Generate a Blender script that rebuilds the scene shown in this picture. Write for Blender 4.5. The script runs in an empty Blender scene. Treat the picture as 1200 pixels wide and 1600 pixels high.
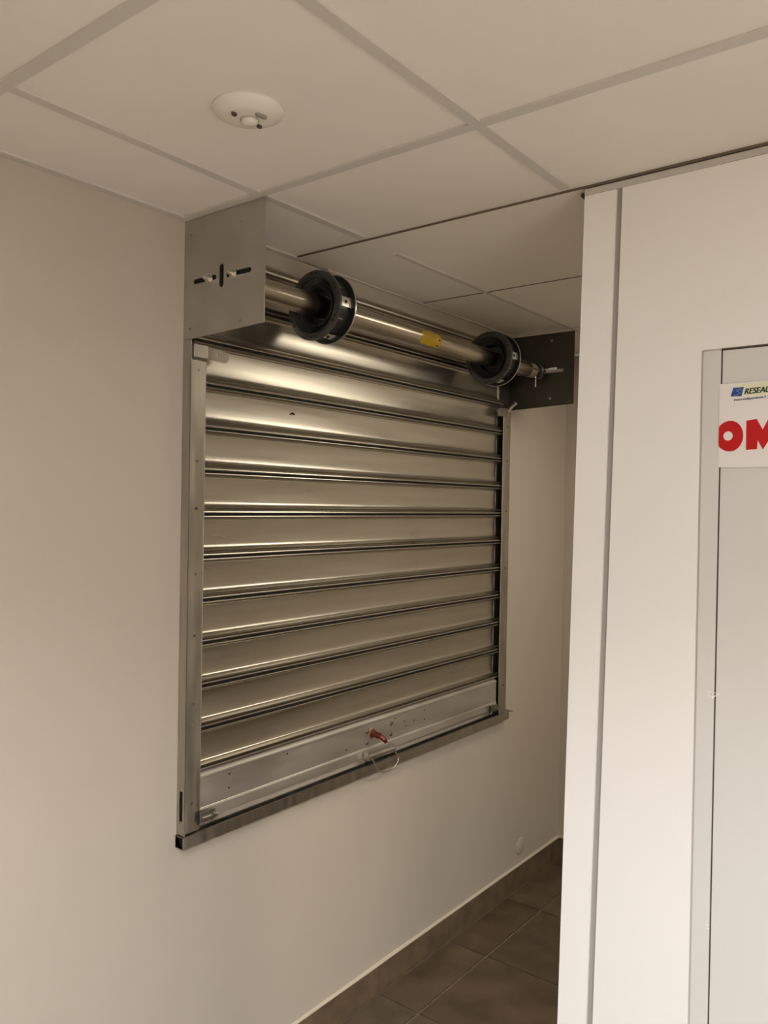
import bpy, bmesh, math, random
from mathutils import Vector, Matrix
random.seed(7)
PI = math.pi
C = bpy.context.scene.collection
S = bpy.context.scene

# ------------------------------------------------------------ camera, world, light, exposure
ZC = 1.697                                   # eye height above the floor
CEIL = ZC + .7272
cd = bpy.data.cameras.new('camera'); cam = bpy.data.objects.new('camera', cd); C.objects.link(cam)
cd.sensor_fit = 'VERTICAL'; cd.sensor_height = 24.0; cd.lens = 1260.4 / 1600 * 24.0
fw = Vector((.78934158, .61387766, -.00969985)); rt = Vector((.61394853, -.78916729, .01679842)); up = Vector((-.00265737, .0192149, .99981185))
m = Matrix((rt, up, -fw)).transposed().to_4x4(); m.translation = Vector((0, -1.7095, ZC)); cam.matrix_world = m
cd.clip_start = .05; cd.clip_end = 60
S.camera = cam

w = bpy.data.worlds.new('world'); S.world = w; w.use_nodes = True
w.node_tree.nodes['Background'].inputs[0].default_value = (1, .86, .70, 1)
w.node_tree.nodes['Background'].inputs[1].default_value = .12

S.view_settings.view_transform = 'Standard'; S.view_settings.look = 'None'
S.view_settings.gamma = 1; S.view_settings.use_curve_mapping = False
S.view_settings.exposure = 0.62

LAMPS = [  # x, y, half size x, half size y, watts, colour, spread in degrees
    (-.90, -2.60, .3, .3, 47, (.92, .97, 1.04), 180),
    (-.90, -3.60, .3, .3, 260, (.92, .97, 1.04), 100),  # unseen downlight added for bounce off the floor
    (-.30, -1.65, .3, .3, 31, (.94, .98, 1.04), 130),  # unseen narrow lamp added to brighten the low partition
    (2.82, -1.06, .28, .28, 4.6, (1, .89, .70), 180),
    (2.05, -2.35, .15, .15, 15, (1, .93, .80), 180),  # unseen fill added to brighten the corridor without glints on the slats
]

# ------------------------------------------------------------ materials
def mat(name, base, rough=.6, metal=0.0, var=0.0, scale=6, stretch=(1, 1, 1), bump=0.0, bscale=200, rvar=0.0, spec=None, dark=None, coat=0, detail=5):
    ma = bpy.data.materials.new(name); ma.use_nodes = True
    nt = ma.node_tree; N = nt.nodes; L = nt.links; b = N['Principled BSDF']
    b.inputs['Base Color'].default_value = (*base, 1); b.inputs['Roughness'].default_value = rough
    b.inputs['Metallic'].default_value = metal
    if spec is not None: b.inputs['Specular IOR Level'].default_value = spec
    if coat: b.inputs['Coat Weight'].default_value = coat
    if var or bump or rvar:
        tc = N.new('ShaderNodeTexCoord'); mp = N.new('ShaderNodeMapping'); mp.inputs['Scale'].default_value = stretch
        gi = N.new('ShaderNodeNewGeometry')
        L.new(gi.outputs['Position'], mp.inputs['Vector'])
        n = N.new('ShaderNodeTexNoise'); n.inputs['Scale'].default_value = scale; n.inputs['Detail'].default_value = detail
        L.new(mp.outputs[0], n.inputs['Vector'])
        if var:
            r = N.new('ShaderNodeMapRange'); r.inputs[1].default_value = .3; r.inputs[2].default_value = .7
            L.new(n.outputs['Fac'], r.inputs[0])
            mx = N.new('ShaderNodeMix'); mx.data_type = 'RGBA'
            d = dark if dark else tuple(c * (1 - var) for c in base)
            mx.inputs[6].default_value = (*d, 1); mx.inputs[7].default_value = (*base, 1)
            L.new(r.outputs[0], mx.inputs[0]); L.new(mx.outputs[2], b.inputs['Base Color'])
        if rvar:
            r = N.new('ShaderNodeMapRange'); r.inputs[1].default_value = .3; r.inputs[2].default_value = .7
            r.inputs[3].default_value = rough - rvar; r.inputs[4].default_value = rough + rvar
            L.new(n.outputs['Fac'], r.inputs[0]); L.new(r.outputs[0], b.inputs['Roughness'])
        if bump:
            n2 = N.new('ShaderNodeTexNoise'); n2.inputs['Scale'].default_value = bscale; n2.inputs['Detail'].default_value = 4
            L.new(mp.outputs[0], n2.inputs['Vector'])
            bp = N.new('ShaderNodeBump'); bp.inputs['Strength'].default_value = bump; bp.inputs['Distance'].default_value = .001
            L.new(n2.outputs['Fac'], bp.inputs['Height']); L.new(bp.outputs[0], b.inputs['Normal'])
    return ma

M_wall = mat('painted_plaster', (.50, .445, .375), .55, var=.03, scale=3, bump=.25, bscale=160)
M_tile = mat('ceiling_tile', (.83, .785, .715), .85, var=.03, scale=5, bump=.5, bscale=420)
M_rail = mat('ceiling_rail', (.62, .585, .53), .5)
M_strip = mat('ceiling_board', (.70, .64, .56), .7, var=.05, scale=6)
M_lam = mat('white_laminate', (.89, .87, .84), .32, var=.02, scale=2, spec=.45)
M_lam2 = mat('white_laminate_panel', (.865, .845, .81), .36, var=.02, scale=2, spec=.45)
M_door = mat('grey_white_door', (.68, .665, .63), .38, var=.02, scale=2, spec=.4)
M_gap = mat('shadow_gap', (.05, .035, .025), .8)
M_groove = mat('grey_joint', (.36, .33, .30), .6)
M_bead = mat('light_grey_seal', (.50, .46, .42), .5)
M_groove2 = mat('grey_top_channel', (.56, .53, .48), .5)
M_seam = mat('brown_seam', (.14, .105, .075), .8)
M_plinth = mat('slate_plinth', (.17, .122, .075), .45, var=.4, scale=16, bump=.3, bscale=90)
M_grout = mat('grout', (.21, .16, .11), .9, var=.25, scale=30)
M_floor = [mat('slate_tile_%s' % n, c, .42, var=.45, scale=7 + i, bump=.6, bscale=60, rvar=.1) for i, (n, c) in enumerate(
    [('brown', (.125, .086, .052)), ('umber', (.110, .073, .044)), ('dark', (.098, .070, .043)), ('olive', (.115, .085, .052))])]
M_caulk = mat('caulk', (.54, .47, .385), .7)
M_slat = mat('galvanised_slat', (.57, .535, .465), .32, 1.0, var=.12, scale=7, stretch=(.35, 6, 6), rvar=.05, detail=6)
M_galv = mat('galvanised_steel', (.52, .49, .44), .40, 1.0, var=.18, scale=14, rvar=.08, bump=.05, bscale=60)
M_guide = mat('galvanised_guide', (.53, .495, .43), .38, 1.0, var=.25, scale=18, stretch=(2, 2, .35), rvar=.08)
M_plate = mat('galvanised_plate', (.52, .50, .46), .42, .9, var=.16, scale=9, rvar=.08)
M_plate_shade = mat('shaded_plate', (.13, .125, .105), .38, .9, var=.2, scale=9)  # galvanised plate with its dark reflections put into the colour
M_tube = mat('steel_tube', (.56, .50, .41), .25, 1.0, var=.35, scale=9, stretch=(.4, 5, 5), rvar=.05)
M_bar = mat('bottom_bar_steel', (.66, .63, .57), .44, .9, var=.22, scale=8, stretch=(.5, 2, 2), rvar=.08)
M_black = mat('black_plastic', (.016, .016, .017), .30, var=.3, scale=40)
M_black2 = mat('dark_grey_plastic', (.062, .061, .055), .30, var=.4, scale=30)
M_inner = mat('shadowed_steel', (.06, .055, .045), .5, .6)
M_zinc = mat('bright_zinc', (.62, .60, .55), .28, 1.0)
M_clamp = mat('zinc_clamp', (.72, .70, .64), .32, 1.0)
M_rivet = mat('dull_rivet', (.16, .15, .13), .45, .8)
M_bolt = mat('worn_steel', (.34, .32, .27), .42, 1.0, var=.3, scale=60)
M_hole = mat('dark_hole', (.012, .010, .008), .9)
M_yel = mat('yellow_label', (.80, .55, .03), .40, var=.1, scale=60)
M_yelp = mat('label_print', (.40, .20, .02), .5)
M_copper = mat('copper_lock', (.17, .045, .03), .28, .8)
M_det = mat('white_plastic', (.78, .74, .66), .25, spec=.5)
M_lens = mat('frosted_lens', (.74, .71, .62), .15, spec=.6)
M_grey = mat('grey_window', (.30, .275, .24), .3)
M_dk = mat('brown_window', (.075, .055, .04), .3)
M_paper = mat('sign_sheet', (.80, .77, .74), .35, spec=.5)
M_cream = mat('cream_print', (.80, .77, .56), .4)
M_red = mat('red_vinyl', (.52, .002, .004), .35)
M_blue = mat('blue_print', (.015, .065, .28), .4)
M_ink = mat('black_green_print', (.008, .03, .018), .4)
M_navy = mat('navy_print', (.02, .025, .09), .4)
M_opal = mat('opal_diffuser', (.9, .88, .84), .5)
M_opal.node_tree.nodes['Principled BSDF'].inputs['Emission Color'].default_value = (1, .93, .82, 1)
M_opal.node_tree.nodes['Principled BSDF'].inputs['Emission Strength'].default_value = 2.0
M_white = mat('white_chip', (.93, .91, .87), .6)

# ------------------------------------------------------------ helpers
def link(name, me, ma, parent=None, sm=False):
    """link a mesh given in world coordinates as one object, its origin at its own middle"""
    vs = [v.co for v in me.vertices]
    lo = Vector([min(v[i] for v in vs) for i in range(3)]); hi = Vector([max(v[i] for v in vs) for i in range(3)])
    c = (lo + hi) / 2
    me.transform(Matrix.Translation(-c))
    o = bpy.data.objects.new(name, me); C.objects.link(o)
    me.materials.append(ma)
    o['c'] = tuple(c)
    if parent is not None:
        o.parent = parent; o.location = c - Vector(parent['c'])
    else: o.location = c
    if sm:
        for p in me.polygons: p.use_smooth = True
    return o

def obj(name, bm, ma, parent=None, sm=False):
    bmesh.ops.recalc_face_normals(bm, faces=bm.faces)
    me = bpy.data.meshes.new(name); bm.to_mesh(me); bm.free()
    return link(name, me, ma, parent, sm)

def soft(o, ang=35):
    me = o.data
    for p in me.polygons: p.use_smooth = True
    me.set_sharp_from_angle(angle=math.radians(ang)) if hasattr(me, 'set_sharp_from_angle') else None
    return o

def tag(o, label, cat, group=None, kind=None):
    o['label'] = label; o['category'] = cat
    if group: o['group'] = group
    if kind: o['kind'] = kind
    return o

def thing(name, loc, label, cat, group=None):
    o = bpy.data.objects.new(name, None); C.objects.link(o); o.empty_display_size = .1
    o.location = loc; o['c'] = tuple(loc)
    return tag(o, label, cat, group)

def struct(name, bm, ma, parent=None):
    o = obj(name, bm, ma, parent)
    if parent is None: o['kind'] = 'structure'
    return o

def copyto(o, center, name=None):
    """another piece like o (shared mesh) with its middle at `center`"""
    d = o.copy(); C.objects.link(d)
    if o.parent is not None: d.location = Vector(center) - Vector(o.parent['c'])
    else: d.location = center
    d['c'] = tuple(center)
    return d

def box(bm, x0, x1, y0, y1, z0, z1, bev=0):
    v = [bm.verts.new(p) for p in ((x0, y0, z0), (x1, y0, z0), (x1, y1, z0), (x0, y1, z0), (x0, y0, z1), (x1, y0, z1), (x1, y1, z1), (x0, y1, z1))]
    f = [bm.faces.new([v[i] for i in q]) for q in ((0, 3, 2, 1), (4, 5, 6, 7), (0, 1, 5, 4), (1, 2, 6, 5), (2, 3, 7, 6), (3, 0, 4, 7))]
    if bev:
        es = list({e for q in f for e in q.edges})
        bmesh.ops.bevel(bm, geom=es, offset=bev, segments=2, affect='EDGES')
    return bm
def B(*a, bev=0):
    return box(bmesh.new(), *a, bev=bev)

def frame(d):
    d = d.normalized(); a = Vector((0, 0, 1)) if abs(d.z) < .9 else Vector((1, 0, 0))
    u = d.cross(a).normalized(); return u, d.cross(u).normalized()

def tube(bm, pts, r, n=12, caps=True):
    pts = [Vector(p) for p in pts]; rings = []; u = None
    for i, p in enumerate(pts):
        d = (pts[min(i + 1, len(pts) - 1)] - pts[max(i - 1, 0)]).normalized()
        if u is None: u, v = frame(d)
        else:
            u = (u - d * u.dot(d)).normalized(); v = d.cross(u)
        rr = r[i] if isinstance(r, (list, tuple)) else r
        rings.append([bm.verts.new(p + (u * math.cos(2 * PI * k / n) + v * math.sin(2 * PI * k / n)) * rr) for k in range(n)])
    for a, b in zip(rings, rings[1:]):
        for k in range(n): bm.faces.new((a[k], a[(k + 1) % n], b[(k + 1) % n], b[k]))
    if caps: bm.faces.new(rings[0][::-1]); bm.faces.new(rings[-1])
    return bm

def lathe(bm, c, prof, axis='x', n=48, a0=0, a1=2 * PI):
    """prof: (distance along the axis, radius)"""
    c = Vector(c); full = abs(a1 - a0 - 2 * PI) < 1e-6; k = n if full else n + 1; rings = []
    for t, r in prof:
        ring = []
        for i in range(k):
            a = a0 + (a1 - a0) * i / n; p, q = r * math.cos(a), r * math.sin(a)
            ring.append(bm.verts.new(c + (Vector((t, p, q)) if axis == 'x' else Vector((p, q, t)) if axis == 'z' else Vector((p, t, q)))))
        rings.append(ring)
    for a, b in zip(rings, rings[1:]):
        for i in range(k if full else k - 1):
            bm.faces.new((a[i], a[(i + 1) % k], b[(i + 1) % k], b[i]))
    return bm

def closed_lathe(c, prof, **k):
    bm = bmesh.new(); lathe(bm, c, list(prof) + [prof[0]], **k)
    bmesh.ops.remove_doubles(bm, verts=bm.verts, dist=1e-6); return bm

def extr(bm, poly, x0, x1, closed=True, caps=True):
    """section of (y, z) points drawn along x"""
    a = [bm.verts.new((x0, y, z)) for y, z in poly]; b = [bm.verts.new((x1, y, z)) for y, z in poly]
    n = len(poly)
    for i in range(n if closed else n - 1):
        bm.faces.new((a[i], a[(i + 1) % n], b[(i + 1) % n], b[i]))
    if closed and caps:
        bmesh.ops.triangulate(bm, faces=[bm.faces.new(a[::-1]), bm.faces.new(b)])
    return bm

def sheet(line, t):
    """thicken an open (y, z) line into a closed section, t to its left"""
    out = []
    for i, p in enumerate(line):
        a = Vector(line[max(i - 1, 0)]); b = Vector(line[min(i + 1, len(line) - 1)]); d = (b - a).normalized()
        out.append((p[0] - d.y * t, p[1] + d.x * t))
    return list(line) + out[::-1]

def cut_plate(outer, holes, thick, fn):
    """flat plate with real holes; outline and holes in 2D, fn(u, v, w) -> world"""
    bm = bmesh.new(); loops = []
    for lp in [outer] + holes:
        vs = [bm.verts.new((u, v, 0)) for u, v in lp]; loops.append(vs)
        for i in range(len(vs)): bm.edges.new((vs[i], vs[(i + 1) % len(vs)]))
    bmesh.ops.triangle_fill(bm, edges=list(bm.edges), use_beauty=True)
    bad = []
    def inside(p, lp):
        r = False
        for i in range(len(lp)):
            (x1, y1), (x2, y2) = lp[i], lp[(i + 1) % len(lp)]
            if (y1 > p.y) != (y2 > p.y) and p.x < (x2 - x1) * (p.y - y1) / (y2 - y1) + x1: r = not r
        return r
    for f in bm.faces:
        c = f.calc_center_median()
        if any(inside(c, h) for h in holes) or not inside(c, outer): bad.append(f)
    bmesh.ops.delete(bm, geom=bad, context='FACES')
    top = {}
    fs = list(bm.faces)
    for v in list(bm.verts): top[v] = bm.verts.new((v.co.x, v.co.y, thick))
    for f in fs: bm.faces.new([top[v] for v in f.verts][::-1])
    for vs in loops:
        for i in range(len(vs)):
            a, b = vs[i], vs[(i + 1) % len(vs)]
            bm.faces.new((a, b, top[b], top[a]))
    for v in bm.verts: v.co = Vector(fn(v.co.x, v.co.y, v.co.z))
    return bm

def slot(cx, cy, w, h, n=6):
    """stadium of overall size w x h"""
    r = min(w, h) / 2; pts = []
    if w >= h: cs = [(cx + w / 2 - r, cy, -PI / 2), (cx - w / 2 + r, cy, PI / 2)]
    else: cs = [(cx, cy + h / 2 - r, 0), (cx, cy - h / 2 + r, PI)]
    for x, y, a in cs:
        for i in range(n + 1):
            t = a + PI * i / n; pts.append((x + r * math.cos(t), y + r * math.sin(t)))
    return pts
def circ(cx, cy, r, n=12): return [(cx + r * math.cos(2 * PI * i / n), cy + r * math.sin(2 * PI * i / n)) for i in range(n)]
def rect(x0, x1, y0, y1): return [(x0, y0), (x1, y0), (x1, y1), (x0, y1)]

# ------------------------------------------------------------ room shell
XL, YB, XP, XE = -3.2, -4.4, 1.733, 3.62       # left wall, back wall, partition plane, corridor end
def wall(name, *a): return struct(name, B(*a), M_wall)
w_front = wall('wall_front', XL - .1, XE + .1, 0, .12, 0, CEIL)
w_end = wall('wall_end', XE, XE + .1, -3.0, 0, 0, CEIL)
wall('wall_left', XL - .1, XL, YB, 0, 0, CEIL)
wall('wall_back', XL, XP, YB - .1, YB, 0, CEIL)
wall('wall_corridor', XP + .07, XE + .1, -3.1, -3.0, 0, CEIL)

# floor: grout bed with tiles of 44 cm let into it
fl = struct('floor', B(XL, XE, YB, 0, -.06, -.004), M_grout)
P = .443; joints_x = [2.198 + P * k for k in range(-13, 5)]; joints_y = [-.178 - P * k for k in range(0, 11)]
xs = [XL] + [x for x in joints_x if XL + .05 < x < XE - .02] + [XE]
ys = [0 - .012] + [y for y in joints_y if y > YB + .03] + [YB]
protos = {}
for i in range(len(xs) - 1):
    for j in range(len(ys) - 1):
        x0, x1, y1, y0 = xs[i] + .003, xs[i + 1] - .003, ys[j] - .003, ys[j + 1] + .003
        if x0 > XP + .07 and y1 < -3.0: continue
        key = (round(x1 - x0, 3), round(y1 - y0, 3), random.randrange(4)); c = Vector(((x0 + x1) / 2, (y0 + y1) / 2, -.0045))
        if key not in protos:
            protos[key] = obj('tile', B(x0, x1, y0, y1, -.009, 0, bev=.0015), M_floor[key[2]], fl)
        else: copyto(protos[key], c)

# skirting of cut floor tiles along the shutter wall and the corridor end
HB = .097
for name, pieces, ax in (('baseboard_front', xs, 0), ('baseboard_end', [-.012, -.178, -.621, -1.064, -1.507, -1.95, -2.393, -2.836], 1)):
    if ax == 0: base = struct(name, B(XL, XE, -.004, 0, 0, HB - .003), M_grout)
    else: base = struct(name, B(XE - .004, XE, -2.99, -.012, 0, HB - .003), M_grout)
    for a, b in zip(pieces, pieces[1:]):
        dz = random.uniform(-.0012, .0012)
        if ax == 0: obj('tile', B(a + .0012, b - .0012, -.012, -.002, 0.001, HB + dz, bev=.001), M_plinth, base)
        else: obj('tile', B(XE - .012, XE - .002, b + .0012, a - .0012, 0.001, HB + dz, bev=.001), M_plinth, base)
    bm = bmesh.new()
    if ax == 0:
        poly = [(0, HB - .001), (-.010, HB + .0005), (-.006, HB + .003), (0, HB + .006)]
        for k in range(30):
            a = XL + (XE - XL) * k / 30; b = XL + (XE - XL) * (k + 1) / 30
            extr(bm, poly, a, b, caps=False)
        for v in bm.verts: v.co.z += .0012 * math.sin(v.co.x * 9) + .001 * math.sin(v.co.x * 23) if v.co.z > HB + .003 else 0
    else: box(bm, XE - .009, XE, -2.99, 0, HB - .001, HB + .006)
    obj('caulk_bead', bm, M_caulk, base)

# ceiling: boards over a suspended grid, tile faces 5 mm above the rails
ce = struct('ceiling', B(XL, XE + .1, YB, .1, CEIL + .035, CEIL + .10), M_strip)
RW = .012
gx = [XL + .02, -2.885, -2.285, -1.685, -1.085, -.485, .11, .712, 1.327, 1.733]
gy = [-.012, -.289, -.889, -1.489, -2.089, -2.689, -3.289, -3.889, YB + .01]
gx2 = [1.875, 2.394, 3.058, XE - .012]; gy2 = [-.012, -.280, -.889, -1.489, -2.089, -2.689, -2.99]
TZ = CEIL + .005
tp = {}
def tiles(gx, gy, x0off=RW):
    for i in range(len(gx) - 1):
        for j in range(len(gy) - 1):
            x0, x1 = gx[i] + .001, gx[i + 1] - .001; y1, y0 = gy[j] - .001, gy[j + 1] + .001
            key = (round(x1 - x0, 3), round(y1 - y0, 3))
            if key not in tp: tp[key] = obj('ceiling_tile', B(x0, x1, y0, y1, TZ, TZ + .015), M_tile, ce)
            else: copyto(tp[key], ((x0 + x1) / 2, (y0 + y1) / 2, TZ + .0075))
tiles(gx, gy); tiles(gx2, gy2)
def rail(x0, x1, y0, y1):
    bm = B(x0, x1, y0, y1, CEIL, CEIL + .0048)
    return obj('ceiling_rail', bm, M_rail, ce)
for x in gx[1:-1]: rail(x - RW, x + RW, YB + .01, -.02)
for y in gy[1:-1]:
    g = [gx[0]] + gx[1:-1] + [gx[-1] - .012]
    for a, b in zip(g, g[1:]): rail(a + RW, b - RW, y - RW, y + RW)
rail(gx2[2] - RW * .6, gx2[2] + RW * .6, -2.98, -.02)
obj('ceiling_seam', B(gx2[1] - .0014, gx2[1] + .0014, -2.98, -.013, CEIL + .003, CEIL + .0052), M_seam, ce)
for y in gy2[1:-1]:
    g = [gx2[0] - RW] + gx2[1:-1] + [gx2[-1] + RW * .6]
    for a, b in zip(g, g[1:]): rail(a + RW * .6, b - RW * .6, y - RW * .7, y + RW * .7)
obj('ceiling_strip', B(1.7315, 1.874, -3.0, -.001, CEIL + .0040, CEIL + .02), M_tile, ce)
struct('trim_1', B(XL, 1.729, -.022, 0, CEIL - .0015, CEIL + .0046), M_rail)             # wall angle over the shutter wall
struct('trim_2', B(1.880, XE - .002, -.012, 0, CEIL - .001, CEIL + .0046), M_rail)
struct('trim_3', B(1.7280, 1.7308, -4.39, -.024, CEIL - .0002, CEIL + .0044), M_seam)      # dark strip standing for the shaded gap in line with the partition

# ------------------------------------------------------------ white partition with its flush door
ZT = CEIL - .0015
def edge_y(z, top, bot):                        # the free edge is a little out of plumb
    return top + (bot - top) * (ZC + .72 - z) / 1.92
def leaning(x0, x1, f0, f1, z0, z1):
    bm = bmesh.new(); v = []
    for z in (z0, z1):
        for x, y in ((x0, f1(z)), (x1, f1(z)), (x1, f0(z)), (x0, f0(z))): v.append(bm.verts.new((x, y, z)))
    for q in ((0, 3, 2, 1), (4, 5, 6, 7), (0, 1, 5, 4), (1, 2, 6, 5), (2, 3, 7, 6), (3, 0, 4, 7)): bm.faces.new([v[i] for i in q])
    return bm
E0 = lambda z: edge_y(z, -.927, -.898)
E1 = lambda z: edge_y(z, -1.002, -.968)
E2 = lambda z: edge_y(z, -1.016, -.983)
core = struct('wall_right', leaning(XP + .012, XP + .066, lambda z: E0(z) - .002, lambda z: -4.40, 0, ZT), M_groove)
obj('edge_post', leaning(XP, XP + .070, E0, E1, 0, CEIL - .017), M_lam, core)
obj('joint_strip', leaning(XP + .006, XP + .0115, lambda z: E1(z) - .0003, lambda z: E2(z) + .0003, 0, CEIL - .0168), M_groove, core)
DY0, DZ = -1.193, ZC + .332
obj('wall_panel', leaning(XP, XP + .0115, E2, lambda z: DY0, 0, CEIL - .017), M_lam2, core)
obj('wall_panel', B(XP, XP + .0115, -2.24, DY0, DZ, CEIL - .017), M_lam2, core)
obj('wall_panel', B(XP, XP + .0115, -4.39, -2.2403, 0, CEIL - .017), M_lam2, core)
obj('top_channel', leaning(XP - .002, XP + .0115, lambda z: -.9275, lambda z: -4.39, CEIL - .0165, ZT - .001), M_groove2, core)
obj('top_fixing', tube(bmesh.new(), [(XP + .004, -.921, CEIL - .012), (XP + .016, -.921, CEIL - .012)], .006, 10), M_gap, core)
dr = struct('door_1', B(XP + .003, XP + .0115, -2.236, DY0 - .004, .004, DZ - .003), M_gap)
obj('door_frame', B(XP - .001, XP + .004, DY0 - .0395, DY0 - .004, .004, DZ - .004, bev=.0008), M_door, dr)
obj('door_frame', B(XP - .001, XP + .004, -2.236, -2.20, .004, DZ - .004, bev=.0008), M_lam, dr)
obj('door_leaf', B(XP + .0005, XP + .004, -2.196, DY0 - .0425, .010, DZ - .005, bev=.0008), M_door, dr)
obj('door_bead', B(XP + .0012, XP + .0032, DY0 - .0042, DY0 - .0002, .004, DZ - .0001), M_bead, dr)
obj('door_bead', B(XP + .0012, XP + .0032, DY0 - .0400, DY0 - .0042, DZ - .0042, DZ - .0001), M_bead, dr)
for (yy, zz, n, s) in ((-1.233, ZC - .381, 9, .006), (-1.236, ZC - .865, 3, .004)):
    for k in range(n):
        cy, cz, r = yy + random.uniform(-.012, .012), zz + random.uniform(-.006, .007), random.uniform(.3, 1) * s * .6
        bm = bmesh.new()
        a = random.random() * 3
        q = [(cy + r * math.cos(a + t * 1.26) * random.uniform(.5, 1.1), cz + r * math.sin(a + t * 1.26) * random.uniform(.4, 1)) for t in range(5)]
        f = [bm.verts.new((XP - .0022, y, z)) for y, z in q]; g = [bm.verts.new((XP + .0002, y, z)) for y, z in q]
        bm.faces.new(f); bm.faces.new(g[::-1])
        for t in range(5): bm.faces.new((f[t], f[(t + 1) % 5], g[(t + 1) % 5], g[t]))
        obj('paint_chip', bm, M_white, dr)

# sign sheet on the door
XS = XP - .0016
def flat(poly, x, t=.0004):
    bm = bmesh.new(); a = [bm.verts.new((x, y, z)) for y, z in poly]; b = [bm.verts.new((x - t, y, z)) for y, z in poly]
    n = len(poly)
    for i in range(n): bm.faces.new((a[i], a[(i + 1) % n], b[(i + 1) % n], b[i]))
    bmesh.ops.triangulate(bm, faces=[bm.faces.new(a), bm.faces.new(b[::-1])]); return bm
z = lambda v: ZC + v
sg = thing('door_sign', (XS, -1.33, z(.172)), 'white sign sheet with big red letters and a small blue logo on the door', 'sign')
obj('sheet', B(XS - .0006, XS, -1.62, -1.2315, z(.087), z(.258)), M_paper, sg)
X1 = XS - .0007
sl = lambda y: (-y - 1.2315) * .02              # the printing climbs very slightly
obj('print_band', flat([(-1.262, z(.229)), (-1.60, z(.237)), (-1.60, z(.266 - .004)), (-1.262, z(.2545))], X1), M_cream, sg)
obj('logo', flat([(-1.2585, z(.2485)), (-1.2785, z(.2485)), (-1.2745, z(.2305)), (-1.2535, z(.2310)), (-1.2555, z(.2345))], X1 - .0004), M_blue, sg)
bm = bmesh.new()                                 # pale swirl in the logo
for (pts, r) in (([(-1.2745, .2455), (-1.268, .2462), (-1.2635, .2440), (-1.2640, .2415), (-1.2690, .2400), (-1.2705, .2375), (-1.2670, .2345), (-1.2600, .2325)], .0005),
                 ([(-1.2760, .2425), (-1.2700, .2435), (-1.2665, .2420)], .0004), ([(-1.2735, .2345), (-1.2725, .2385)], .0004)):
    tube(bm, [(X1 - .0009, y, z(v)) for y, v in pts], r, 5)
obj('logo_swirl', bm, mat('pale_blue_print', (.30, .42, .62), .4), sg)
def text(body, size, y, zz, ma, x, off=0.0, shear=0.0, xs=1.0, name='lettering', rise=0.0):
    cu = bpy.data.curves.new(name, 'FONT'); cu.body = body; cu.size = size; cu.offset = off; cu.shear = shear; cu.extrude = .0002
    o = bpy.data.objects.new('tmp', cu); C.objects.link(o); bpy.context.view_layer.update()
    me = bpy.data.meshes.new_from_object(o.evaluated_get(bpy.context.evaluated_depsgraph_get()))
    bpy.data.objects.remove(o); bpy.data.curves.remove(cu)
    # text x runs towards -y (left to right for someone facing +x), text y is up
    me.transform(Matrix(((0, 0, -1, x), (-xs, 0, 0, y), (rise * xs, 1, 0, zz), (0, 0, 0, 1))))
    me.materials.clear()
    return link(name, me, ma, sg)
for k in range(3): text('RESEAU', .0165, -1.2785 - .0006 * k, z(.2340), M_ink, X1 - .0006 - .00003 * k, off=.0001, shear=.25, xs=.86, rise=.03)
text('Votre Indépendance S', .0062, -1.2590, z(.2215), M_navy, X1 - .0003, off=.0001, shear=.1, xs=1.10, rise=.05)
# heavy hand-cut O and M
O = []
for i in range(40):
    a = 2 * PI * i / 40; rr = 1.0
    yy = -1.2520 - .0265 * math.cos(a) * 1.02; zz = z(.1505) + .0312 * math.sin(a) * (1 + .06 * math.cos(a))
    O.append((min(yy, -1.2318), zz))
Oi = [(-1.2500 - .0092 * math.cos(2 * PI * i / 24), z(.1510) + .0096 * math.sin(2 * PI * i / 24)) for i in range(24)]
obj('letter', cut_plate(O, [Oi], .0005, lambda u, v, w_: (X1 - w_, u, v)), M_red, sg)
Mp = [(-1.2845, .1805), (-1.3040, .1830), (-1.3155, .1610), (-1.3265, .1840), (-1.3470, .1850), (-1.3470, .1225), (-1.3285, .1220), (-1.3275, .1400), (-1.3165, .1215), (-1.3065, .1405), (-1.3055, .1225), (-1.2850, .1215)]
obj('letter', cut_plate([(y, z(v)) for y, v in Mp], [], .0005, lambda u, v, w_: (X1 - w_, u, v)), M_red, sg)

# ------------------------------------------------------------ roller shutter
XA, XB = 1.335, 3.015                            # outer faces of the two guides
PITCH = .11386; Z0 = ZC + .3064
def slat_profile():                              # r = distance proud of the panel's deepest line, z from the joint above
    mm = [(2, -3.2), (15.6, -3.3), (18.0, -4.0), (18.5, -5.6), (17.0, -7.2), (9, -8.0), (3.5, -9.4), (2.6, -11.2), (5.6, -12.4), (5.0, -13.8), (2.6, -16),
          (1.2, -25), (.5, -37), (.3, -49), (.4, -60), (.9, -70), (1.7, -79), (3.2, -86), (6.6, -89.8), (12.0, -92.0), (16.6, -93.2),
          (18.8, -94.2), (17.4, -95.2), (5.0, -96.2), (1.5, -99.2), (2.5, -102.2), (14.0, -102.9), (17.8, -104.0), (18.6, -106.4), (18.0, -108.2), (15.6, -109.1), (2, -109.2)]
    return [(-.0085 - r / 1000, zz / 1000 * PITCH / .1124) for r, zz in mm]
prof = slat_profile()
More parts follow.
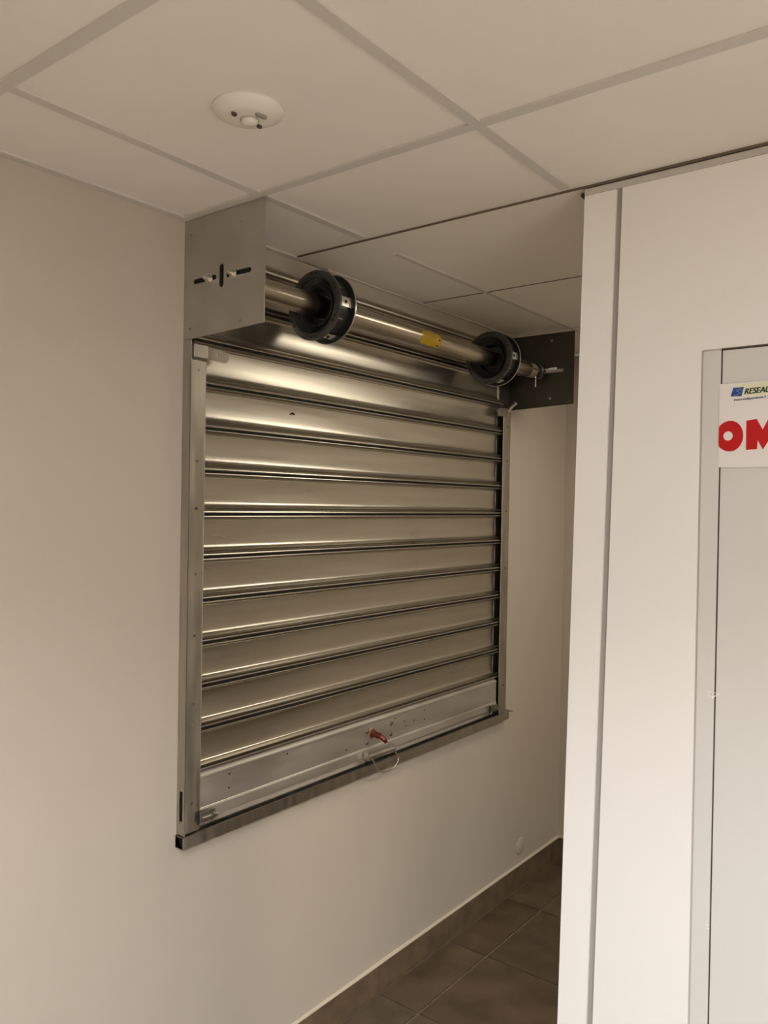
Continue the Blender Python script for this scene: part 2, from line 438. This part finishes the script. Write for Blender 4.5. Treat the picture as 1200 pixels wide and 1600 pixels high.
def slat_bm(pr, zj, xa, xb, xend):
    bm = bmesh.new()
    # lips run on into the guide, the hollow panel between them stops short
    sec = sheet([(y, zj + q) for y, q in pr], .0012)
    n = len(pr); lo, hi = 9, 18
    a = []; b = []
    for i, (y, q) in enumerate(sec):
        k = i if i < n else 2 * n - 1 - i
        a.append(bm.verts.new((xa, y, q))); b.append(bm.verts.new((xend if lo <= k <= hi else xb, y, q)))
    m_ = len(sec)
    for i in range(m_): bm.faces.new((a[i], a[(i + 1) % m_], b[(i + 1) % m_], b[i]))
    for r in (a, b):
        for i in range(n - 1): bm.faces.new((r[i], r[i + 1], r[m_ - 2 - i], r[m_ - 1 - i]))
    return bm
cur = thing('shutter_curtain', (2.17, -.02, ZC - .85), 'closed galvanised steel curtain of horizontal slats between the two guides', 'shutter')
first = None; zt = Z0 + 3 * PITCH
XS0, XS1, XS2 = 1.350, 2.966, 2.940
first = soft(obj('slat', slat_bm(prof, zt, XS0, XS1, XS2), M_slat, cur), 30)
c0 = Vector(first['c'])
shaded_hook = obj('shaded_hook', B(XS0, 2.958, -.0172, -.0105, zt - .1170 * PITCH / .1124, zt - .1080 * PITCH / .1124), M_hole, first)  # painted near-black to stand for the shade in the joint
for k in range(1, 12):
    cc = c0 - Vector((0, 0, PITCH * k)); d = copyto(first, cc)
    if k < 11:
        h = shaded_hook.copy(); C.objects.link(h); h.parent = d
# the last piece of a slat above, leaning towards the axle
soft(obj('top_lip', extr(bmesh.new(), sheet([(-.0205, zt + .0005), (-.0270, zt + .004), (-.0275, zt + .0075), (-.0215, zt + .011), (-.020, zt + .013), (-.0240, zt + .015), (-.0275, zt + .0175), (-.0268, zt + .0215), (-.0205, zt + .0240), (-.0150, zt + .0245)], .0012), XS0, XS1), M_slat, cur), 30)
# burr on the second-lowest lit slat
obj('burr', tube(bmesh.new(), [(1.722, -.0095, ZC + .262), (1.731, -.0125, ZC + .2665), (1.741, -.0105, ZC + .263)], [.0015, .0028, .0018], 6), M_hole, cur)
# bottom bar
zb = Z0 - 9 * PITCH
barsec = [(-.012, zb + .001), (-.020, zb - .003), (-.0285, zb - .011), (-.0290, zb - .016), (-.0275, zb - .019), (-.0275, zb - .095), (-.0290, zb - .0965), (-.0275, zb - .098), (-.0290, zb - .1005), (-.0312, zb - .1215), (-.0312, zb - .1245), (-.0250, zb - .1250)]
bar = obj('bottom_bar', extr(bmesh.new(), sheet(barsec, .002), 1.354, 2.944), M_bar, cur); soft(bar, 20)
for (px, pz) in ((1.49, -.747), (1.49, -.786), (1.715, -.745), (1.985, -.797), (2.31, -.785), (2.36, -.775), (2.245, -.745), (2.30, -.768), (2.425, -.752), (2.425, -.785)):
    obj('punched_hole', tube(bmesh.new(), [(px, -.0282, ZC + pz), (px, -.0270, ZC + pz)], .0026, 10), M_hole, bar)
for (px, pz) in ((2.092, -.760), (2.091, -.796), (2.223, -.759), (2.221, -.796)):
    rv = obj('rivet', closed_lathe((px, -.0275, ZC + pz), [(0, .0002), (0, .0078), (-.0012, .0078), (-.0038, .0060), (-.0046, .0042), (-.0030, .0034), (-.0030, .0002)], axis='y', n=16), M_rivet, bar)
    obj('rivet_core', tube(bmesh.new(), [(px, -.0310, ZC + pz), (px, -.0322, ZC + pz)], .0034, 10), M_hole, bar) if False else None
# lock bolts at both ends of the bar
for (px, s) in ((1.405, 1), (2.905, -1)):
    bm = bmesh.new(); box(bm, px - .030, px + .022 * 1, -.046, -.040, ZC - .846, ZC - .820, bev=.001)
    obj('lock_housing', bm, M_bolt, bar)
    bm = bmesh.new(); tube(bm, [(px - .026 * s, -.049, ZC - .834), (px + .026 * s, -.049, ZC - .834)], .0055, 12)
    obj('lock_bolt', bm, M_bolt, bar)
    bm = bmesh.new(); tube(bm, [(px + .012 * s, -.040, ZC - .846), (px + .012 * s, -.056, ZC - .826)], [.006, .0045], 8)
    obj('lock_spring', bm, M_bolt, bar)
    obj('lock_recess', B(px - .034, px - .0305, -.0435, -.0400, ZC - .848, ZC - .818), M_hole, bar)
# copper coloured lock barrel with its key stub
lk = obj('lock_barrel', tube(bmesh.new(), [(2.118, -.026, ZC - .7715), (2.118, -.031, ZC - .7715), (2.118, -.0312, ZC - .7715), (2.121, -.052, ZC - .774), (2.124, -.062, ZC - .777)], [.0135, .0135, .0105, .0105, .009], 18), M_copper, bar); soft(lk)
obj('lock_tongue', tube(bmesh.new(), [(2.124, -.058, ZC - .776), (2.132, -.070, ZC - .787), (2.136, -.074, ZC - .797)], [.0085, .0085, .006], 12), M_copper, bar)
bm = closed_lathe((2.118, -.0275, ZC - .7715), [(0, .012), (0, .020), (-.0015, .0195), (-.002, .012)], axis='y', n=24)
obj('lock_rosette', bm, mat('copper_rosette', (.62, .42, .34), .35, .9), bar)
# pull handle: hinge tube in two clips, a D-shaped wire hanging from it
hb = obj('pull_handle', tube(bmesh.new(), [(2.068, -.049, ZC - .836), (2.215, -.049, ZC - .838)], .0085, 14), M_galv, cur); soft(hb)
for px in (2.066, 2.206):
    obj('handle_clip', B(px, px + .006, -.056, -.034, ZC - .848, ZC - .820, bev=.002), M_galv, hb)
wire = [(2.083, -.052, -.838), (2.094, -.056, -.855), (2.106, -.058, -.876), (2.118, -.060, -.889), (2.140, -.061, -.899), (2.165, -.061, -.903), (2.190, -.060, -.9025), (2.210, -.059, -.896), (2.226, -.057, -.884), (2.229, -.056, -.872), (2.220, -.055, -.857), (2.203, -.053, -.842), (2.186, -.051, -.832)]
def smooth(pts, k=4):
    P_ = [Vector(p) for p in pts]; out = []
    for i in range(len(P_) - 1):
        a = P_[max(i - 1, 0)]; b = P_[i]; c = P_[i + 1]; d = P_[min(i + 2, len(P_) - 1)]
        for t in range(k):
            s = t / k; out.append(.5 * ((2 * b) + (c - a) * s + (2 * a - 5 * b + 4 * c - d) * s * s + (3 * b - a - 3 * c + d) * s ** 3))
    return out + [P_[-1]]
wr = obj('wire_ring', tube(bmesh.new(), smooth([(a, b, ZC + c) for a, b, c in wire]), .0026, 8), M_galv, hb); soft(wr)

# guide rails: web with slots, front flange, back flange
def guide(name, xa, xb, web_x, zt_, zb_, label, side):
    t = thing(name, ((xa + xb) / 2, -.017, zb_), label, 'guide rail')
    holes = [rect(-.024, -.012, ZC - .836, ZC - .757)] if side < 0 else []
    obj('web', cut_plate(rect(-.0335, -.001, zb_, zt_ + .02), holes, .002, lambda u, v, w_: (web_x + w_ * (1 if side < 0 else -1), u, v)), M_guide, t)
    fh = [circ(xa + (xb - xa) * (.46 if side < 0 else .58), ZC + q, .0042, 12) for q in ((.340, .105, -.02, -.19, -.35, -.53, -.58, -.79) if side < 0 else (.335, .19, -.02, -.10, -.26, -.58, -.752))]
    f = obj('front_flange', cut_plate(rect(xa, xb, zb_ + (0 if side > 0 else .006), zt_), fh, .0022, lambda u, v, w_: (u, -.0318 - w_, v)), M_guide, t)
    inner = xb if side < 0 else xa
    obj('rolled_edge', tube(bmesh.new(), [(inner, -.0322, zb_ + .02), (inner, -.0322, zt_)], .0022, 10), M_guide, t)
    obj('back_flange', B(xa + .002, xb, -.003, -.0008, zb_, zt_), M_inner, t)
    return t
ZBG = ZC - .872
gl = guide('guide_rail', XA, 1.3835, XA, ZC + .365, ZBG + .0005, 'left steel guide rail, its wide face drilled, an open slot low in its side', -1)
gr = guide('guide_rail', 2.958, XB, XB, ZC + .375, ZBG + .0005, 'right steel guide rail, narrow strip beside the bare cream wall', 1)
# slot edge tab on the lower left web, fixing tab on the lower right
obj('web_tab', cut_plate(rect(-.026, -.008, ZC - .868, ZC - .840), [], .0015, lambda u, v, w_: (XA - .0015 + w_ * .9, u, v)), M_galv, gl)
obj('fixing_tab', B(XB - .001, XB + .026, -.012, -.002, ZC - .813, ZC - .762, bev=.001), M_galv, gr)
# funnel pieces at the tops
def ear(parent, s, x_in, x_out):
    outl = [(0, -.016)] + [(.050 + .016 * math.cos(a), .0155 * math.sin(a)) for a in [-PI / 2 + PI * i / 8 for i in range(9)]] + [(0, .016)]
    zc = ZC + (.390 if s > 0 else .392)
    f = lambda u, v, w_: (x_in + s * u, -.0345 - w_ - .08 * u, zc + v - .10 * u)
    obj('guide_ear', cut_plate(outl, [circ(.030, .001, .0042)], .0022, f), M_guide, parent)
    a, b = min(x_in, x_out), max(x_in, x_out)
    obj('guide_cap', B(a, b, -.0372, -.0345, zc - .0165, zc + .0165, bev=.0006), M_guide, parent)
ear(gl, 1, 1.388, 1.341)
ear(gr, -1, 2.962, 3.014)
bm = bmesh.new()                                 # bent tongue above the right guide
tube(bm, [(2.985, -.037, ZC + .395), (2.990, -.050, ZC + .415), (2.998, -.070, ZC + .432)], [.008, .007, .006], 8)
obj('bent_tongue', bm, M_guide, gr)

# sill rail: square tube open at its ends, lips turned up
sill = thing('sill_rail', (2.19, -.015, ZC - .906), 'long steel channel along the foot of the shutter, open square end at the left', 'rail')
bm = bmesh.new(); a0, a1, z0_, z1_ = -.0335, -.0008, ZC - .906, ZC - .8735
th = .0028
o4 = [(a0, z0_), (a1, z0_), (a1, z1_), (a0, z1_)]; i4 = [(a0 + th, z0_ + th), (a1 - th, z0_ + th), (a1 - th, z1_ - th), (a0 + th, z1_ - th)]
XR0, XR1 = 1.331, 3.046
extr(bm, sheet([(a0 + .007, z1_), (a0, z1_), (a0, z0_), (a1, z0_), (a1, z1_), (a1 - .005, z1_)], .0024), XR0, XR1)
obj('channel', bm, M_guide, sill)
obj('channel_shade', B(XR0 + .03, XR1 - .01, a0 + th, a1 - th, z0_ + th, z0_ + th + .002), M_inner, sill)  # dark sheet laid in, standing for the shade inside the channel
obj('corner_gusset', B(XR0 + .0005, XR0 + .030, a0 + .003, a1 - .003, z1_ - .0028, z1_ - .0004), M_galv, sill)
obj('end_lip', B(XR1 - .004, XR1 + .012, -.050, -.006, ZC - .8735, ZC - .871), M_galv, sill)

# mounting plates
AX_Y, AX_Z = -.150, ZC + .556                    # axle line
def plate(x, s, ma, label, zt2, zb2, hs):
    t = thing('mounting_plate', (x, -.15, zb2), label, 'steel plate')
    hl = [slot(-.0825, ZC + .5625, .089, .0125), slot(-.209, ZC + .5605, .090, .0125), slot(-.1465, ZC + .5625, .016, .058)]
    hl += [circ(y, ZC + q, .0036, 10) for y, q in hs]
    obj('plate', cut_plate([(-.001, zb2), (-.300, zb2 + .012), (-.300, zt2), (-.001, zt2)], hl, .003, lambda u, v, w_: (x + s * w_, u, v)), ma, t)
    return t
pl = plate(XA, 1, M_plate, 'grey galvanised plate with three slots, hanging at the left end of the axle', ZC + .7235, ZC + .416, ((-.027, .684), (-.217, .681), (-.027, .444), (-.217, .441)))
pr = plate(3.050, 1, M_plate_shade, 'shaded steel plate in the far corner at the right end of the axle', ZC + .716, ZC + .408, ((-.03, .443),))
obj('wall_flange', B(2.972, 3.0495, -.0055, -.0015, ZC + .4085, ZC + .714), M_plate_shade, pr)
obj('wall_flange', B(XA + .003, XA + .045, -.004, -.001, ZC + .42, ZC + .72), M_plate, pl)
obj('wall_leg', B(XA, XA + .003, -.032, -.001, ZC + .3855, ZC + .4155), M_plate, pl)
obj('slot_shade', B(XA + .006, XA + .010, -.268, -.028, ZC + .525, ZC + .600), M_hole, pl)  # dark backing added so the plate's slots look shaded
def bolt(t, x, y, zz, s, r=.0105):
    o = obj('bolt', closed_lathe((x, y, zz), [(0, .0003), (0, r * 1.25), (-s * .002, r * 1.25), (-s * .002, .0004)], n=20), M_zinc, t)
    b_ = bmesh.new(); tube(b_, [(x - s * .002, y, zz), (x - s * .0095, y, zz)], r * .88, 6); obj('nut', b_, M_zinc, o)
    b_ = bmesh.new(); tube(b_, [(x - s * .009, y, zz), (x - s * .017, y, zz)], r * .5, 10); obj('stud', b_, M_clamp, o)
bolt(pl, XA, -.101, ZC + .5615, 1); bolt(pl, XA, -.190, ZC + .5605, 1)
for q in ((-.200, .686), (-.196, .448), (-.03, .686)):
    soft(obj('screw_head', closed_lathe((3.050, q[0], ZC + q[1]), [(0, .0002), (0, .0055), (-.003, .0045), (-.004, .0002)], n=12), M_zinc, pr))
bolt(pr, 3.050, -.175, ZC + .567, 1, .009)
obj('slot_pin', tube(bmesh.new(), [(3.0435, -.190, ZC + .5675), (3.0435, -.225, ZC + .569)], .0052, 10), M_white, pr)

# axle with two spring drums
ax = thing('shutter_axle', (2.17, AX_Y, AX_Z), 'steel axle tube with two black spring drums under the ceiling', 'axle')
R = .0315
bm = closed_lathe((0, AX_Y, AX_Z), [(1.365, R), (2.925, R), (2.925, R - .003), (1.365, R - .003)], n=48)
soft(obj('tube', bm, M_tube, ax))
def disc(x, R_out, name, ma, parent, holes=True):
    return obj(name, closed_lathe((x, AX_Y, AX_Z), [(-.005, .078), (-.006, R_out - .006), (-.003, R_out), (.003, R_out), (.005, R_out - .004), (.005, .078)], n=64), ma, parent)
for dx in (1.672, 2.632):
    d = soft(disc(dx, .0985, 'spring_drum', M_black2, ax))
    soft(obj('rear_flange', closed_lathe((dx + .064, AX_Y, AX_Z), [(-.002, .060), (-.002, .0985), (.002, .0985), (.002, .060)], n=64), M_clamp, d))
    soft(obj('rear_flange_rim', closed_lathe((dx + .0605, AX_Y, AX_Z), [(-.0015, .060), (-.0015, .0975), (.0012, .0975), (.0012, .060)], n=64), M_black, d))
    soft(obj('drum_shell', closed_lathe((dx, AX_Y, AX_Z), [(.005, .084), (.059, .084), (.059, .079), (.005, .079)], n=64), M_black, d))
    soft(obj('drum_cup', closed_lathe((dx, AX_Y, AX_Z), [(-.002, .079), (.004, .0785), (.012, .070), (.016, .064), (.017, .0560), (.012, .0545), (.012, .052), (.020, .050), (.034, .046), (.036, R + .001), (.040, R + .001), (.040, .079)], n=64), M_black, d))
    soft(obj('inner_ring', closed_lathe((dx, AX_Y, AX_Z), [(.0105, .0535), (.0085, .0548), (.0105, .0560)], n=64), M_rivet, d))
    soft(obj('inner_ring', closed_lathe((dx, AX_Y, AX_Z), [(.0125, .0640), (.0108, .0652), (.0125, .0664)], n=64), M_rivet, d))
    for k in range(6):                            # paired holes and lips round the face
        a = PI / 2 + k * PI / 3
        for da in (-.085, .085):
            b_ = bmesh.new(); p = (AX_Y + .0895 * math.cos(a + da), AX_Z + .0895 * math.sin(a + da))
            tube(b_, [(dx - .0064, *p), (dx - .0050, *p)], .0034, 10)
            obj('face_hole', b_, M_hole, d)
        a2 = a + PI / 6
        obj('face_rib', closed_lathe((dx, AX_Y, AX_Z), [(-.0072, .0825), (-.0072, .0845), (-.005, .0845), (-.005, .0825)], n=8, a0=a2 - .28, a1=a2 + .28), M_black2, d)
    for a in (2.68, 4.05, 1.30, -.02):             # zinc clamps across the shell
        b_ = closed_lathe((dx, AX_Y, AX_Z), [(.0055, .0845), (.0585, .0845), (.0585, .0895), (.0480, .0900), (.0475, .0875), (.016, .0875), (.0155, .0900), (.0055, .0895)], n=6, a0=a - .155 + .40, a1=a + .155 + .40)
        cl = obj('clamp', b_, M_clamp, d)
        r_ = .0885; p = Vector((dx + .032, AX_Y + r_ * math.cos(a + .4), AX_Z + r_ * math.sin(a + .4))); q = Vector((dx + .032, AX_Y + .0865 * math.cos(a + .4), AX_Z + .0865 * math.sin(a + .4)))
        obj('clamp_screw', tube(bmesh.new(), [q, p + (p - q) * .2], .0048, 10), M_hole, cl)
    # small slots of light metal between the clamps
    for a in (3.65, 4.35, 2.55):
        b_ = closed_lathe((dx, AX_Y, AX_Z), [(.010, .0842), (.034, .0842), (.034, .0856), (.010, .0856)], n=2, a0=a - .02, a1=a + .02)
        obj('spring_hook', b_, M_galv, d)
# yellow label wrapped on the tube
a0_, a1_ = 2.62, 4.10
lb = bmesh.new(); nA, nX = 14, 8
lx = lambda t, u: 2.150 + u * (.115 - .016 * (2 * t - 1) ** 4)
vv = [[lb.verts.new((lx(i / nA, j / nX) if j else 2.150 + (.010 if i % 4 == 1 else 0), AX_Y + (R + .0006) * math.cos(a0_ + (a1_ - a0_) * i / nA), AX_Z + (R + .0006) * math.sin(a0_ + (a1_ - a0_) * i / nA))) for j in range(nX + 1)] for i in range(nA + 1)]
for i in range(nA):
    for j in range(nX): lb.faces.new((vv[i][j], vv[i][j + 1], vv[i + 1][j + 1], vv[i + 1][j]))
bmesh.ops.solidify(lb, geom=list(lb.faces), thickness=.0005)
la = soft(obj('label', lb, M_yel, ax)); la['label'] = 'yellow label wrapped on the tube'
def onl(x0, x1, a, ha, ma, nm):
    obj(nm, closed_lathe((0, AX_Y, AX_Z), [(x0, R + .0008), (x1, R + .0008), (x1, R + .0014), (x0, R + .0014)], n=3, a0=a - ha, a1=a + ha), ma, la)
for a, x0, x1 in ((2.86, 2.165, 2.225), (3.02, 2.163, 2.232), (3.14, 2.163, 2.228), (3.26, 2.163, 2.236), (3.38, 2.163, 2.214), (3.62, 2.172, 2.238)): onl(x0, x1, a, .014, M_yelp, 'print_line')
onl(2.248, 2.257, 3.24, .075, M_hole, 'label_hole'); onl(2.244, 2.253, 3.86, .075, M_hole, 'label_hole')
# right end: cap, clamp and adjusting screws
ec = soft(obj('end_sleeve', closed_lathe((0, AX_Y, AX_Z), [(2.925, .0300), (2.975, .0300), (2.980, .027), (2.980, .004), (2.925, .004)], n=40), mat('tan_sleeve', (.60, .50, .38), .35, .7), ax))
obj('sleeve_slot', B(2.930, 2.968, AX_Y - .0310, AX_Y - .0290, AX_Z - .002, AX_Z + .002), M_hole, ec)
soft(obj('end_collar', closed_lathe((0, AX_Y, AX_Z), [(2.981, .036), (2.990, .036), (2.990, .004), (2.981, .004)], n=40), M_black, ax))
obj('end_block', B(2.990, 3.034, AX_Y - .024, AX_Y + .024, AX_Z - .024, AX_Z + .024, bev=.004), M_black2, ax)
obj('clamp_nut', tube(bmesh.new(), [(3.004, AX_Y - .024, AX_Z + .006), (3.004, AX_Y - .034, AX_Z + .006)], .009, 6), M_galv, ax)
sc_ = obj('hanging_screw', tube(bmesh.new(), [(2.985, AX_Y - .012, AX_Z - .030), (2.985, AX_Y - .012, AX_Z - .066)], .0028, 8), M_zinc, ax)
obj('screw_head', tube(bmesh.new(), [(2.985, AX_Y - .012, AX_Z - .024), (2.985, AX_Y - .012, AX_Z - .031)], .0062, 6), M_zinc, sc_)
# left end: short block towards the plate
obj('end_block', B(1.3455, 1.366, AX_Y - .052, AX_Y + .052, AX_Z - .014, AX_Z + .022, bev=.002), M_black2, ax)

# ------------------------------------------------------------ motion detector on the ceiling
DX, DYY = 1.030, -.572
det = thing('motion_detector', (DX, DYY, TZ), 'round white motion detector with two dark eyes on the ceiling tile', 'detector')
soft(obj('body', closed_lathe((DX, DYY, TZ), [(-.0002, .001), (-.0002, .066), (-.004, .0665), (-.007, .064), (-.0130, .052), (-.0165, .044), (-.0180, .036), (-.0180, .001)], axis='z', n=64), M_det, det))
ln = soft(obj('lens', closed_lathe((DX + .006, DYY + .002, TZ - .0179), [(0, .001), (0, .0165), (-.004, .0155), (-.008, .011), (-.0098, .006), (-.010, .001)], axis='z', n=32), M_lens, det))
soft(obj('lens_ring', closed_lathe((DX + .006, DYY + .002, TZ - .0179), [(0, .0166), (-.0012, .0166), (-.0012, .0176), (0, .0176)], axis='z', n=32), M_grey, det))
def eye(dx, dy, dz, sx, sy, ang, ma, nm):
    b_ = bmesh.new()
    p = slot(0, 0, sx, sy); ca, sa = math.cos(ang), math.sin(ang)
    a = [b_.verts.new((DX + dx + u * ca - v * sa, DYY + dy + u * sa + v * ca, TZ + dz)) for u, v in p]
    b = [b_.verts.new((DX + dx + (u * ca - v * sa) * .9, DYY + dy + (u * sa + v * ca) * .9, TZ + dz - .0045)) for u, v in p]
    n_ = len(p)
    for i in range(n_): b_.faces.new((a[i], a[(i + 1) % n_], b[(i + 1) % n_], b[i]))
    b_.faces.new(b); b_.faces.new(a[::-1]); obj(nm, b_, ma, det)
eye(-.031, .004, -.0178, .013, .008, .2, M_dk, 'eye')
eye(.031, .003, -.0175, .013, .008, .2, M_dk, 'eye')
eye(.004, -.0305, -.0178, .025, .010, -.2, M_grey, 'slot_window')

# round blanking cover low on the wall
cv = soft(obj('blanking_cover', closed_lathe((3.232, 0, ZC - 1.520), [(-.0006, .001), (-.0006, .037), (-.003, .0365), (-.0042, .034), (-.0045, .001)], axis='y', n=40), M_wall))
tag(cv, 'small round painted cover low on the wall near the far corner', 'cover plate')

# ------------------------------------------------------------ ceiling lamps outside the picture, some of them added fill
for i, (x, y, hx, hy, wt, col, spr) in enumerate(LAMPS):
    ld = bpy.data.lights.new('panel_and_fill_light', 'AREA'); ld.shape = 'RECTANGLE'; ld.size = hx * 2; ld.size_y = hy * 2
    ld.energy = wt; ld.color = col; ld.spread = math.radians(spr)
    lo = bpy.data.objects.new('panel_and_fill_light', ld); C.objects.link(lo); lo.location = (x, y, CEIL - .014)
    # unseen fitting added over each light: flat frame with an opal diffuser
    bm = B(x - hx - .015, x + hx + .015, y - hy - .015, y + hy + .015, CEIL - .006, CEIL - .0002); obj('unseen_light_frame', bm, M_rail, ce)
    obj('unseen_diffuser', B(x - hx, x + hx, y - hy, y + hy, CEIL - .011, CEIL - .0065), M_opal, ce)


for o in bpy.data.objects:
    if 'c' in o: del o['c']
